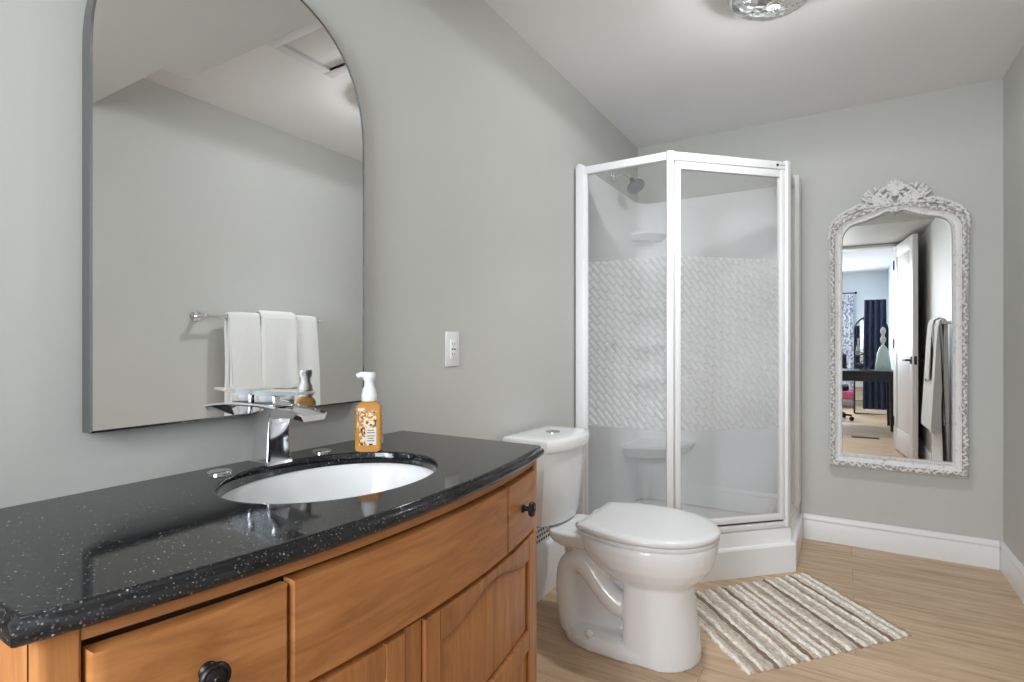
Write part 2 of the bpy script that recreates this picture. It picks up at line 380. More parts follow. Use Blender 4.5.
desk = thing('writing_desk', 'black desk with tapered legs in the bedroom', 'desk', (1.3, -1.75, 0))
B().box(.72, 1.80, -2.10, -1.36, .745, .775, .004).build('desktop', M_blackwood, desk)
B().box(.78, 1.75, -2.06, -1.40, .64, .745, .003).build('apron', M_blackwood, desk)
for x, y in ((.80, -1.43), (1.72, -1.43), (.80, -2.03), (1.72, -2.03)):
    B().loft([[(x-a, y-a, z), (x+a, y-a, z), (x+a, y+a, z), (x-a, y+a, z)] for a, z in ((.016, 0), (.027, .64))]).build('leg', M_blackwood, desk)
ch = thing('office_chair', 'black office chair on casters behind the desk', 'chair', (1.02, -2.45, 0))
cx, cy = 1.02, -2.45
for k in range(5):
    a_ = k*2*PI/5+.35; ex, ey = cx+.29*math.cos(a_), cy+.29*math.sin(a_)
    B().tube([(cx, cy, .105), (ex, ey, .075)], [.022, .014]).build('leg', M_blackplastic, ch)
    B().lathe([(.0, -.012), (.03, -.012), (.03, .012), (0, .012)], (ex, ey, .031), (-math.sin(a_), math.cos(a_), 0), 14).build('caster', M_blackplastic, ch)
B().tube([(cx, cy, .07), (cx, cy, .44)], .028).build('column', M_blackplastic, ch)
B().box(cx-.24, cx+.24, cy-.23, cy+.23, .44, .52, .035, 3).build('seat', M_blackplastic, ch)
B().box(cx-.21, cx+.21, cy-.27, cy-.22, .58, .98, .024, 3).tube([(cx, cy-.15, .45), (cx, cy-.27, .46), (cx, cy-.275, .62)], .02).build('backrest', M_blackplastic, ch)
va = thing('vase', 'pale grey green tapered vase with a figure stopper on the desk', 'vase', (1.635, -1.60, .775))
B().lathe([(.0, 0), (.088, 0), (.092, .02), (.082, .12), (.064, .24), (.045, .30), (.036, .315), (.0, .315)], (1.635, -1.60, .775), n=24).build('body', mat('celadon_glaze', lin(178, 192, 182), .4, noise=.1, nscale=40, bump=.3, bscale=50), va)
B().lathe([(0, .315), (.030, .318), (.012, .345), (.026, .385), (.034, .42), (.018, .455), (.014, .475), (.030, .51), (.030, .54), (.012, .575), (0, .58)], (1.635, -1.60, .775), n=16).build('stopper', mat('pale_silver_resin', lin(196, 190, 182), .4, noise=.3, nscale=50), va)
hp = thing('wire_ornament', 'round dark wire hoop ornament standing beside the vase', 'ornament', (1.42, -1.66, .775))
B().tube([(1.42+.10*math.cos(t/32*2*PI), -1.66, .89+.10*math.sin(t/32*2*PI)) for t in range(33)], .006, 8).build('hoop', M_dark, hp)
B().lathe([(0, 0), (.05, 0), (.05, .012), (.008, .016), (.008, .02), (0, .02)], (1.42, -1.66, .775), n=16).build('base', M_dark, hp)
# tall arched floor mirror with a navy robe over it
fm = thing('arched_floor_mirror', 'tall arched mirror with thin black frame beyond the desk', 'mirror', (1.50, -3.25, 0))
arch = [(1.34, .02)]+[(1.34, 1.35)]+[(1.56-.22*math.cos(t/16*PI), 1.35+.22*math.sin(t/16*PI)) for t in range(1, 16)]+[(1.78, 1.35), (1.78, .02)]
B().tube([(x, -3.25, z) for x, z in arch]+[(1.34, -3.25, .02)], .014, 8).build('frame', M_blackplastic, fm)
mb = B(); mb.loft([[(x, -3.254, z) for x, z in arch], [(x, -3.246, z) for x, z in arch]]); mb.build('glass', M_mirror, fm)
tag(drape(1.47, 1.76, -3.19, .10, 1.83, .02, 4, flare=.12).build('robe', M_navy), 'long navy robe hanging in front of the arched mirror', 'robe')
bed = thing('storage_bench', 'low bench with magenta cover by the bedroom wall', 'bench', (1.2, -4.35, 0))
B().box(.3, 1.6, -4.45, -4.12, .16, .30, .02, 3).build('cushion', mat('magenta_cloth', lin(160, 74, 104), .8, noise=.2, nscale=20), bed)
for x in (.36, 1.54):
    for y in (-4.4, -4.17): B().box(x-.02, x+.02, y-.02, y+.02, 0, .16).build('leg', M_trim, bed)
rg = thing('floor_vent', 'black slotted vent in the bedroom floor', 'vent', (1.40, -.70, 0))
g = B().box(1.27, 1.55, -.755, -.645, 0.0005, .004, .001)
for k in range(12): g.box(1.285+k*.0212, 1.297+k*.0212, -.74, -.66, .004, .007)
g.build('grille', M_blackplastic, rg)

# ------------------------------------------------------------------ attic hatch in the ceiling
ht = thing('attic_hatch', 'white framed access hatch in the bathroom ceiling', 'hatch', (.73, 1.635, H))
hx0, hx1, hy0, hy1 = .44, 1.02, 1.45, 1.82
b = B()
for a_ in ((hx0, hx1, hy0, hy0+.055), (hx0, hx1, hy1-.055, hy1), (hx0, hx0+.055, hy0+.055, hy1-.055), (hx1-.055, hx1, hy0+.055, hy1-.055)):
    b.box(*a_, H-.026, H-.0005, .004)
b.build('frame', M_trim, ht)
B().box(hx0+.055, hx1-.055, hy0+.055, hy1-.055, H-.012, H-.0005, .001).build('panel', M_ceil, ht)

# ------------------------------------------------------------------ vanity cabinet
YC, YH = .745, .515
def XF(y, base=.482, bow=.070): return base+bow*(1-((y-YC)/.54)**2)
def curved(y0, y1, z0, z1, o0, o1, n=16, ease=.0, b=None):
    """bowed slab between two offsets from the cabinet face, front edge eased"""
    b = b or B()
    rings = []
    for i in range(n+1):
        y = y0+(y1-y0)*i/n; x = XF(y); e = ease
        yi = y
        if ease and i in (0, n): 
            rings.append([(x+o0, y, z0), (x+o1-e, y, z0+e*0), (x+o1-e, y, z1), (x+o0, y, z1)])
            yi = y+(e if i == 0 else -e); rings_in = [(XF(yi)+o0, yi, z0), (XF(yi)+o1, yi, z0+e), (XF(yi)+o1, yi, z1-e), (XF(yi)+o0, yi, z1)]
            if i == 0: rings.append(rings_in)
            else: rings.insert(-1, rings_in)
        else:
            rings.append([(x+o0, y, z0), (x+o1, y, z0+e), (x+o1, y, z1-e), (x+o0, y, z1)])
    return b.loft(rings)
ZT = .820
van = thing('vanity_cabinet', 'bow-fronted honey-stained wooden vanity under the black granite top', 'vanity', (.28, YC, 0))
cb = B()
cb.box(.012, XF(.232)-.02, .220, .238, .08, ZT, .001)                # left side
cb.box(.012, XF(1.262)-.02, 1.254, 1.272, .08, ZT, .001)             # right side
cb.box(.012, .022, .238, 1.254, .08, ZT)                            # back
cb.box(.022, .47, .238, 1.254, .08, .10)                            # bottom
cb.build('carcass', M_woodv, van)
ff = B()
curved(.220, .256, .02, ZT, -.022, .0, 3, .003, ff); curved(1.236, 1.272, .02, ZT, -.022, .0, 3, .003, ff)
curved(.256, 1.236, .08, .135, -.022, .0, 16, 0, ff)
curved(.689, .731, .135, .640, -.022, .0, 3, .002, ff)
ff.build('face_frame', M_woodv, van)
tr_ = B(); curved(.256, 1.236, .803, ZT, -.022, -.002, 16, 0, tr_); curved(.256, 1.236, .62, .66, -.022, -.012, 16, 0, tr_); tr_.build('top_rail', M_woodh, van)
ik = B(); curved(.256, 1.236, .135, .803, -.030, -.023, 16, 0, ik); ik.build('gap_shade', M_gap, van)  # dark sheet that puts shade into the gaps around the drawers
def knob(y, z, par, off=.002):
    x = XF(y)+off; sl = -2*.070*(y-YC)/.54**2; nrm = Vector((1, -sl, 0)).normalized()
    k = B().lathe([(0, 0), (.011, 0), (.010, .003), (.006, .006), (.0055, .014), (.009, .017), (.0165, .019), (.0182, .022), (.0175, .0255), (.0150, .0275), (.0140, .0262), (.0125, .0262), (.0100, .0285), (.004, .0295), (.003, .0312), (0, .0315)], (x, y, z), nrm, 32)
    for t in range(28):
        a_ = t/28*2*PI; u = nrm.cross(Vector((0, 0, 1)))
        c = Vector((x, y, z))+nrm*.0272+(u*math.cos(a_)+Vector((0, 0, 1))*math.sin(a_))*.0150
        k.ell(c, (.0013, .0013, .0013), seg=6, ring=4)
    k.build('knob', M_dark, par)
DF = [(.260, .4735, 'drawer'), (.4775, 1.0405, 'false_front'), (1.0445, 1.2325, 'drawer')]
for y0, y1, nm in DF:
    q = B(); curved(y0, y1, .642, .792 if y0 < .4 else .797, -.012, .006, 14, .004, q)
    q = q.build(nm, M_woodh, van)
    if nm == 'drawer': knob(.372 if y0 < .5 else 1.135, .722, q, .006)
def cabdoor(y0, y1):
    z0, z1 = .14, .636; st = .046
    b = B()
    curved(y0, y0+st, z0, z1, -.012, .005, 3, .003, b); curved(y1-st, y1, z0, z1, -.012, .005, 3, .003, b)
    curved(y0+st, y1-st, z0, z0+.055, -.012, .0045, 10, .003, b)
    curved(y0+st, y1-st,   .352, .400, -.012, .0045, 10, .003, b)
    ya, yb = y0+st, y1-st; n = 26
    rings = []
    for i in range(n+1):                                            # arched top rail
        u = i/n; y = ya+(yb-ya)*u; t = 2*abs(u-.5)
        h = .576+.036*(.5+.5*math.cos(min(1, t/.92)*PI))
        x = XF(y); rings.append([(x-.012, y, h), (x+.0015, y, h), (x+.0045, y, h+.004), (x+.0045, y, z1-.003), (x-.012, y, z1)])
    b.loft(rings)
    dr = b.build('door', M_woodv, van)
    p1 = B()
    rings = []
    for i in range(n+1):
        u = i/n; y = ya+.001+(yb-ya-.002)*u; x = XF(y); t = 2*abs(u-.5); h = .576+.036*(.5+.5*math.cos(min(1, t/.92)*PI)); e = -.001 if 0 < i < n else -.006
        rings.append([(x-.011, y, .398), (x-.006, y, .401), (x+e, y, .414), (x+e, y, h-.012), (x-.006, y, h-.001), (x-.011, y, h+.002)])
    p1.loft(rings); p1.build('panel', M_woodv, dr)
    p2 = B(); curved(ya+.001, yb-.001, .197, .351, -.011, -.002, 10, .006, p2); p2.build('panel', M_woodv, dr)
cabdoor(.259, .687); cabdoor(.733, 1.2335)

# ------------------------------------------------------------------ granite countertop with the oval cut-out
SC = (.275, .785); SA, SB = .190, .232
def ctop_outline(inset):
    y0, y1 = .197+inset, 1.290-inset
    pts = [(.004, y1)]
    pts = []
    # polar samples from the sink centre onto the outline, corners included
    xb = .004
    def hit(th):
        dx, dy = math.cos(th), math.sin(th); t = 1e9
        if dx < -1e-6: t = min(t, (xb-SC[0])/dx)
        if dy > 1e-6: t = min(t, (y1-SC[1])/dy)
        if dy < -1e-6: t = min(t, (y0-SC[1])/dy)
        if dx > 0:
            lo, hi = 0, 2.0
            for _ in range(50):
                m_ = (lo+hi)/2; x = SC[0]+dx*m_; y = SC[1]+dy*m_
                f_ = frontx(y, inset)
                if x > f_: hi = m_
                else: lo = m_
            t = min(t, lo)
        return (SC[0]+dx*t, SC[1]+dy*t)
    return hit, (xb, y0, y1)
angs = [2*PI*i/120 for i in range(120)]; CORN = []
def frontx(y, inset): return .497+.067*(1-((y-.745)/.548)**2)-inset
for cxn, cyn in ((.004, .197), (.004, 1.290), (frontx(.197, 0), .197), (frontx(1.290, 0), 1.290)):
    a_ = math.atan2(cyn-SC[1], cxn-SC[0]) % (2*PI)
    i = min(range(120), key=lambda k: abs(angs[k]-a_)); angs[i] = a_; CORN.append(i)
ct = B()
zt, zb = .848, .8205
def ring(inset, z):
    hit, _ = ctop_outline(inset); aa = list(angs)
    for ci, (cxn, cyn) in zip(CORN, ((.004, .197+inset), (.004, 1.290-inset), (frontx(.197+inset, inset), .197+inset), (frontx(1.290-inset, inset), 1.290-inset))):
        aa[ci] = math.atan2(cyn-SC[1], cxn-SC[0]) % (2*PI)
    return [(*hit(a_), z) for a_ in aa]
def ering(s, z): return [(SC[0]+s*SA*math.cos(a_), SC[1]+s*SB*math.sin(a_), z) for a_ in angs]
rings = [ering(1.0, zb), ering(1.0, zt-.004), ering(1.006, zt-.001), ering(1.012, zt), ering(1.03, zt), ring(.014, zt), ring(.0115, zt), ring(.0095, zt-.001), ring(.0085, zt-.004), ring(.0075, zt-.0065), ring(.0035, zt-.0085), ring(.0008, zt-.0125), ring(0, zt-.018), ring(.001, zb+.003), ring(.005, zb)]
ct.loft(rings, cap=False, loop=True)
tag(ct.build('granite_countertop', M_granite, ang=50), 'polished black speckled granite countertop with oval sink cut-out', 'countertop')

sk = thing('sink_basin', 'white oval undermount sink set in the black granite', 'sink', (SC[0], SC[1], zb))
sr = [(1.10, 0), (1.10, -.012), (1.0, -.02), (.97, -.06), (.86, -.115), (.62, -.148), (.2, -.158), (.0, -.158)]
prof = [(1.10, -.001), (1.015, -.001), (.985, -.012), (.955, -.05), (.86, -.10), (.66, -.134), (.36, -.146), (.09, -.149)]
outp = [(.09, -.156), (.36, -.154), (.68, -.142), (.89, -.105), (.99, -.05), (1.03, -.016), (1.10, -.012)]
b = B(); b.loft([ering(s_, zb+z_) for s_, z_ in prof+outp], cap=False, loop=True); b.build('basin', M_china, sk, ang=60)
B().lathe([(0, -.158), (.028, -.158), (.028, -.1475), (.020, -.1455), (.018, -.148), (0, -.147)], (SC[0], SC[1], zb), n=24).build('drain', M_chrome, sk)

# faucet
fc = thing('faucet', 'chrome waterfall faucet with flat lever behind the oval sink', 'faucet', (.07, .778, zt))
FXc, FYc = .065, .778
def sq(cx, cy, hx, hy, z, r=.25, n=6):
    out = []
    for q, (sx, sy) in enumerate(((1, 1), (-1, 1), (-1, -1), (1, -1))):
        rad = r*min(hx, hy)
        for k in range(n):
            a_ = q*PI/2+k/(n-1)*PI/2
            out.append((cx+sx*(hx-rad)+rad*math.cos(a_), cy+sy*(hy-rad)+rad*math.sin(a_), z))
    return out
b = B()
b.loft([sq(FXc, FYc, .036, .035, zt), sq(FXc, FYc, .036, .035, zt+.006), sq(FXc, FYc, .032, .031, zt+.008), sq(FXc+.001, FYc, .029, .029, zt+.05), sq(FXc+.003, FYc, .029, .029, zt+.085), sq(FXc+.006, FYc, .032, .030, zt+.108), sq(FXc+.010, FYc, .040, .031, zt+.126)])
b.build('body', M_chrome, fc)
b = B()
# wide, gently drooping open spout
sect = []
for x, z, hw, th in ((.030, .130, .029, .022), (.07, .130, .031, .028), (.105, .129, .033, .026), (.135, .127, .034, .020), (.165, .124, .034, .015), (.190, .121, .034, .013), (.212, .117, .0335, .012)):
    sect.append([(x, FYc-hw, zt+z), (x, FYc-hw+.003, zt+z+.004), (x, FYc-hw+.006, zt+z), (x, FYc+hw-.006, zt+z), (x, FYc+hw-.003, zt+z+.004), (x, FYc+hw, zt+z), (x, FYc+hw*.8, zt+z-th), (x, FYc-hw*.8, zt+z-th)])
b.loft(sect); b.build('spout', M_chrome, fc, ang=30)
b = B()
b.loft([sq(FXc+.012, FYc, .036, .026, zt+.131), sq(FXc+.012, FYc, .038, .028, zt+.135), sq(FXc+.012, FYc, .038, .028, zt+.152), sq(FXc+.012, FYc, .036, .027, zt+.155)])
b.loft([[(x, FYc-hw, zt+z), (x, FYc+hw, zt+z), (x, FYc+hw, zt+z+t_), (x, FYc-hw, zt+z+t_)] for x, z, hw, t_ in ((.034, .154, .028, .008), (.05, .154, .029, .010), (.10, .155, .029, .010), (.15, .158, .027, .008), (.186, .160, .025, .006))])
b.build('handle', M_chrome, fc, ang=30)
for y, lb in ((.655, 'round chrome hole cover left of the faucet'), (.915, 'round chrome hole cover right of the faucet, near the soap bottle')):
    tag(B().lathe([(0, 0), (.0235, 0), (.0235, .003), (.021, .0055), (.010, .0065), (0, .0068)], (.07, y, zt), n=28).build('hole_cover', M_chrome), lb, 'hole cover', 'faucet hole covers')

# soap bottle
sb_ = thing('soap_bottle', 'amber hand soap bottle with white foam pump on the black countertop', 'soap bottle', (.155, .992, zt))
bx, by = .155, .992
def rsq(h, z, r=.35): return sq(bx, by, h, h*.8, zt+z, r)
RZ = Matrix.Translation((bx, by, 0)) @ Matrix.Rotation(math.radians(38), 4, 'Z') @ Matrix.Translation((-bx, -by, 0))
def rot(r): return [tuple(RZ @ Vector(p)) for p in r]
M_amber = mat('amber_soap_in_clear_plastic', lin(236, 172, 88), .08, spec=.5, trans=.35, coat=.3)
b = B(); b.loft([rot(r) for r in (rsq(.026, 0), rsq(.031, .004), rsq(.0325, .012), rsq(.0325, .100), rsq(.031, .112), rsq(.024, .121, .6), rsq(.0165, .126, .9))]); b.build('bottle', M_amber, sb_)
def rlath(prof, n=24): return B().lathe(prof, (bx, by, zt), n=n)
M_pump = mat('white_pump_plastic', lin(236, 236, 234), .35)
rlath([(0, .126), (.0185, .126), (.0192, .128), (.0192, .143), (.017, .146), (0, .146)]).build('collar', M_pump, sb_)
b = rlath([(0, .146), (.0175, .146), (.0165, .156), (.0125, .162), (.0120, .176), (.0150, .180), (.0165, .193), (.0145, .1985), (0, .1985)])
b.tube([tuple(RZ @ Vector((bx, by, zt+.190))), tuple(RZ @ Vector((bx-.020, by-.004, zt+.192))), tuple(RZ @ Vector((bx-.030, by-.006, zt+.189)))], [.0095, .008, .006])
b.build('pump', M_pump, sb_)
def lab(u0, u1, v0, v1, off, face=0):
    """thin decal on the camera-facing side of the bottle"""
    hx, hy = .0325, .026; q = B()
    if face == 0: pts = [(bx+u, by-hy-o, zt+v) for o in (.0002, off) for u, v in ((u0, v0), (u1, v0), (u1, v1), (u0, v1))]
    else: pts = [(bx+hx+o, by+u, zt+v) for o in (.0002, off) for u, v in ((u0, v0), (u1, v0), (u1, v1), (u0, v1))]
    pts = [tuple(RZ @ Vector(p)) for p in pts]; q.loft([pts[:4], pts[4:]]); return q
M_lab = mat('cream_label', lin(222, 216, 206), .5)
M_ink = mat('grey_label_ink', lin(120, 116, 112), .6)
def floral():
    m = mat('floral_print', lin(214, 170, 110), .4); nt = m.node_tree; L = nt.links.new; p = nt.nodes['Principled BSDF']
    tc = nt.nodes.new('ShaderNodeTexCoord'); v = nt.nodes.new('ShaderNodeTexNoise'); v.inputs['Scale'].default_value = 75; v.inputs['Detail'].default_value = 1; v.inputs['Distortion'].default_value = 1.5
    L(tc.outputs['Object'], v.inputs['Vector']); r = nt.nodes.new('ShaderNodeValToRGB'); r.color_ramp.interpolation = 'CONSTANT'; e = r.color_ramp.elements
    e[0].position = 0; e[0].color = lin(58, 38, 26); e[1].position = .40; e[1].color = lin(206, 140, 62); k = e.new(.53); k.color = lin(236, 220, 196)
    L(v.outputs['Fac'], r.inputs[0]); L(r.outputs[0], p.inputs['Base Color']); return m
M_flor = floral()
lab(-.021, .021, .018, .104, .0005, 0).build('floral_print', M_flor, sb_, smooth=False)
lab(-.015, .015, .018, .104, .0005, 1).build('floral_print', M_flor, sb_, smooth=False)
pl = lab(-.006, .021, .022, .062, .0009, 0).build('label', M_lab, sb_, smooth=False)
for v, hw in ((.054, .008), (.048, .010), (.040, .010), (.034, .007), (.028, .009)):
    lab(.0075-hw, .0075+hw, v, v+.0022, .0012, 0).build('label_line', M_ink, pl, smooth=False)

# outlet
ol = thing('wall_outlet', 'white GFCI outlet plate on the greige wall above the countertop end', 'outlet', (0, 1.533, 1.10))
B().box(0, .006, 1.495, 1.571, 1.040, 1.162, .003).build('cover_plate', M_trim, ol)
B().box(.006, .009, 1.516, 1.550, 1.067, 1.135, .001).build('receptacle', M_white, ol)
b = B()
for zc in (1.083, 1.119):
    b.box(.009, .0094, 1.526, 1.5285, zc-.005, zc+.005); b.box(.009, .0094, 1.5375, 1.540, zc-.004, zc+.004); b.box(.009, .0094, 1.531, 1.535, zc-.010, zc-.007)
for yy in (1.522, 1.536): b.box(.009, .0102, yy, yy+.009, 1.0985, 1.1035)
b.build('slot', mat('grey_slot', lin(120, 120, 120), .6), ol, smooth=False)

# ------------------------------------------------------------------ wall mirror over the vanity
wm = thing('arched_wall_mirror', 'large arch-topped wall mirror above the black countertop', 'mirror', (0, .765, .963))
def arch_pts(e=0.0):
    c, z0, a_, bb, zb_ = .765, 1.64, .326-e, .345-e, .957+e
    p = [(c+a_, zb_), (c+a_, 1.3)]
    for i in range(41):
        th = PI*i/40; cs, sn = math.cos(th), math.sin(th)
        p.append((c+a_*math.copysign(abs(cs)**(2/2.4), cs), z0+bb*abs(sn)**(2/2.4)))
    return p+[(c-a_, 1.3), (c-a_, zb_)]
o_, i_ = arch_pts(0), arch_pts(.004)
b = B(); b.loft([[(.004, y, z) for y, z in o_], [(.034, y, z) for y, z in o_], [(.036, y, z) for y, z in i_], [(.033, y, z) for y, z in i_], [(.010, y, z) for y, z in i_], [(.004, y, z) for y, z in i_]], loop=True, cap=False)
b.build('edge_frame', mat('polished_edge', (.24, .24, .24, 1), .16, metal=.9), wm, ang=30)
b = B(); b.loft([[(.012, y, z) for y, z in i_], [(.0335, y, z) for y, z in i_]]); b.build('glass', M_mirror, wm, smooth=False)

# ------------------------------------------------------------------ toilet
TY = 1.995
toi = thing('toilet', 'white two-piece toilet between the vanity and the shower', 'toilet', (.4, TY, 0))
def egg(xb, xf, hw, z, n=40, pw=2.3, back=.5):
    """egg outline: blunt at the back, rounded at the front"""
    xm = xb+(xf-xb)*back; out = []
    for i in range(n):
        t = 2*PI*i/n; c, s_ = math.cos(t), math.sin(t)
        ex = pw if c < 0 else 2.0
        rx = (xm-xb) if c < 0 else (xf-xm)
        out.append((xm+rx*math.copysign(abs(c)**(2/ex), c), TY+hw*math.copysign(abs(s_)**(2/(ex if c < 0 else 2.05)), s_), z))
    return out
bw = B()
bw.loft([egg(.245, .748, .160, 0, pw=3), egg(.243, .752, .162, .03, pw=3), egg(.252, .748, .150, .050, pw=3), egg(.275, .742, .118, .062, pw=3)])   # plinth
bw.loft([egg(.50, .752, .155, .0, pw=7, back=.45), egg(.50, .742, .146, .10, pw=7, back=.45), egg(.50, .728, .140, .20, pw=7, back=.45), egg(.50, .722, .140, .27, pw=6, back=.45), egg(.49, .725, .142, .30, pw=4, back=.45)])  # front column
bw.loft([egg(.46, .70, .110, .245), egg(.42, .735, .140, .265), egg(.37, .770, .172, .30), egg(.335, .792, .194, .335), egg(.315, .804, .206, .37), egg(.31, .809, .211, .40), egg(.312, .808, .209, .418), egg(.318, .803, .203, .421)])  # bowl
bw.loft([egg(.28, .56, .068, .04, pw=4), egg(.27, .56, .064, .2, pw=4), egg(.23, .58, .080, .33, pw=4), egg(.16, .6, .11, .38, pw=4)])       # rear web
bw.loft([egg(.225, .42, .09, .335, pw=5), egg(.205, .45, .120, .355, pw=5), egg(.192, .48, .132, .375, pw=5), egg(.190, .48, .136, .396, pw=5), egg(.194, .47, .130, .402, pw=5)])  # deck under the tank
for sgn in (-1, 1):
    y = TY+sgn*.074
    bw.tube(catmull([(.285, y, .03), (.270, y, .12), (.265, y, .20), (.278, y, .265), (.325, y+sgn*.006, .292), (.375, y+sgn*.010, .262), (.425, y+sgn*.014, .212), (.48, y+sgn*.016, .172), (.56, y, .15)], 5), .044, 14)
bo = bw.build('bowl', M_china, toi)
rm = bo.modifiers.new('remesh', 'REMESH'); rm.mode = 'VOXEL'; rm.voxel_size = .005; rm.use_smooth_shade = True
sm = bo.modifiers.new('smooth', 'SMOOTH'); sm.factor = .5; sm.iterations = 5
LIDH = catmull([(.340, 0, 0), (.341, .10, 0), (.344, .160, 0), (.375, .176, 0), (.45, .204, 0), (.54, .217, 0), (.63, .209, 0), (.71, .178, 0), (.772, .122, 0), (.806, .055, 0), (.815, 0, 0)], 5)
def lidring(e, z):
    f_ = 1-e/.215; h = [(.56+(p.x-.56)*f_, p.y*f_) for p in LIDH]
    return [(x, TY+y, z) for x, y in h]+[(x, TY-y, z) for x, y in reversed(h[1:-1])]
B().loft([lidring(.012, .4220), lidring(.006, .423), lidring(.003, .430), lidring(.005, .437), lidring(.010, .4385)]).build('seat', M_seat, toi, ang=50)
B().loft([lidring(.010, .4405), lidring(.002, .442), lidring(0, .447), lidring(.001, .456), lidring(.006, .461), lidring(.03, .464), lidring(.09, .466), lidring(.16, .467)]).build('seat_lid', M_seat, toi, ang=50)
for s_ in (-1, 1): B().tube([(.322, TY+s_*.075-.025, .432), (.322, TY+s_*.075+.025, .432)], .012).build('seat_hinge', M_seat, toi)
def tank(xb, xf, hw, z, n=14, bow=.05, rc=.03):
    TYT = TY+.012; p = [(xb, TYT-hw+rc*.4), (xb, TYT+hw-rc*.4), (xb+rc*.4, TYT+hw)]
    for i in range(n+1):
        u = 1-2*i/n; p.append((xf-bow*abs(u)**2.6, TYT+u*hw))
    p.append((xb+rc*.4, TYT-hw)); return [(x, y, z) for x, y in p]
B().loft([tank(.055, .220, .140, .403), tank(.045, .236, .155, .414), tank(.040, .243, .162, .44), tank(.034, .258, .174, .60), tank(.030, .266, .179, .705)]).build('tank', M_china, toi, ang=35)
B().loft([tank(.034, .27, .182, .7055), tank(.026, .280, .190, .708), tank(.024, .282, .192, .715), tank(.024, .282, .192, .742), tank(.028, .277, .188, .750), tank(.04, .262, .174, .754), tank(.09, .21, .13, .755, bow=.03)]).build('tank_lid', M_china, toi, ang=45)
B().lathe([(0, .752), (.030, .752), (.030, .758), (.027, .760), (.024, .758), (0, .758)], (.155, TY+.02, 0), n=28).build('flush_button', M_steel, toi)
B().ell((.385, TY-.140, .058), (.017, .017, .017), seg=14, ring=10).build('bolt_cap', M_china, toi)

# baseboard register behind the toilet
rgx = thing('baseboard_register', 'white baseboard register with pierced grille beside the toilet', 'register', (0, 2.17, 0))
B().loft([[(0.0, y, .001), (.05, y, .001), (.05, y, .20), (.046, y, .215), (.03, y, .225), (.022, y, .325), (.018, y, .33), (0.0, y, .33)] for y in (2.02, 2.34)]).build('housing', M_trim, rgx, ang=25)
b = B()
for r_ in range(4):
    for k in range(13):
        z = .240+r_*.021; x = .030-(z-.225)*.08
        b.box(x-.002, x+.0008, 2.035+k*.0225+(r_ % 2)*.009, 2.035+k*.0225+(r_ % 2)*.009+.012, z, z+.011)
b.build('grille_opening', M_black, rgx, smooth=False)

# ------------------------------------------------------------------ corner shower
sh = thing('corner_shower', 'white framed neo-angle corner shower with patterned glass door', 'shower', (.45, 3.1, 0))
def foot(g, zz): # tray outline grown by g
    k = g*math.tan(PI/8)
    return [(.002, 2.555-g, zz), (.485+k, 2.555-g, zz), (.955+g, 3.025-k, zz), (.955+g, D-.002, zz), (.002, D-.002, zz)]
b = B()
b.loft([foot(.028, .001), foot(.028, .132), foot(.022, .140), foot(.008, .143), foot(.006, .146), foot(.004, .200), foot(.0, .210), foot(-.012, .216), foot(-.060, .216), foot(-.075, .20), foot(-.095, .115), foot(-.13, .10), foot(-.18, .096)], cap=True)
b.build('tray', M_white, sh, ang=35)
b = B(); b.lathe([(0, .094), (.045, .094), (.045, .099), (0, .100)], (.45, 3.12, 0), n=24); b.build('drain', M_chrome, sh)
zs0, zs1 = .098, 2.05
b = B()
n = 10
def sur(o, z, ov=0):   # inner face of the moulded wall surround, rounded in the corner
    r = .10; pts = [(o, 2.585, z)]
    for i in range(n+1):
        t = PI+(-PI/2)*i/n; pts.append((o+r+r*math.cos(t), D-o-r+r*math.sin(t), z))
    pts.append((.965, D-o, z)); return pts
inn, out_ = sur(.022, zs0), sur(.004, zs0)
rr = [sur(.022, zs0), sur(.022, zs1-.01), sur(.018, zs1), sur(.004, zs1), sur(.004, zs0)]
b.loft(rr, closed=False)
b.box(.930, .974, D-.185, D-.004, .214, 2.06, .008)                   # rounded return at its free edge
b.box(.003, .030, 2.580, 2.62, .214, 2.05, .004)
b.build('wall_surround', M_white, sh, ang=50)
# moulded corner shelves
def shelf(z, r, t_=.025):
    pts = [(.02, D-.02)]+[(.02+r*math.sin(i/12*PI/2), D-.02-r*math.cos(i/12*PI/2)) for i in range(13)]
    b = B(); b.loft([[(x, y, z-t_*1.6) for x, y in [(.02+(px-.02)*.8, D-.02+(py-D+.02)*.8) for px, py in pts]], [(x, y, z-t_*.3) for x, y in pts], [(x, y, z) for x, y in pts]]); b.build('corner_shelf', M_white, sh, ang=35)
for z in (1.83, 1.36, 1.12, .90): shelf(z, .19)
shelf(.50, .36, .05)
# frame: posts, rails
ZB, ZTP = .218, 2.015
Pa, Pb, Pc, Pd = Vector((.028, 2.572, 0)), Vector((.485, 2.572, 0)), Vector((.938, 3.025, 0)), Vector((.938, D-.19, 0))
def bar(p, q, wdt, z0, z1, bev=.003, bb=None, sh_=0.0):
    d_ = (q-p); L_ = d_.length; M_ = Matrix.Translation(p) @ Matrix.Rotation(math.atan2(d_.y, d_.x), 4, 'Z')
    return (bb or B()).box(0, L_, -wdt/2+sh_, wdt/2+sh_, z0, z1, bev, M=M_)
def post(p, wx, wy, a_, z0, z1, bb=None):
    M_ = Matrix.Translation(p) @ Matrix.Rotation(a_, 4, 'Z'); return (bb or B()).box(-wx/2, wx/2, -wy/2, wy/2, z0, z1, .004, M=M_)
b = post(Pa+Vector((.006, -.004, 0)), .046, .034, 0, ZB, ZTP+.015); post(Pa+Vector((.036, 0, 0)), .018, .026, 0, ZB, ZTP, b); b.build('wall_jamb', M_frame, sh)
post(Pb, .032, .036, PI/8, ZB, ZTP+.009).build('post', M_frame, sh)
post(Pc, .036, .036, 3*PI/8, ZB, ZTP+.012).build('post', M_frame, sh)
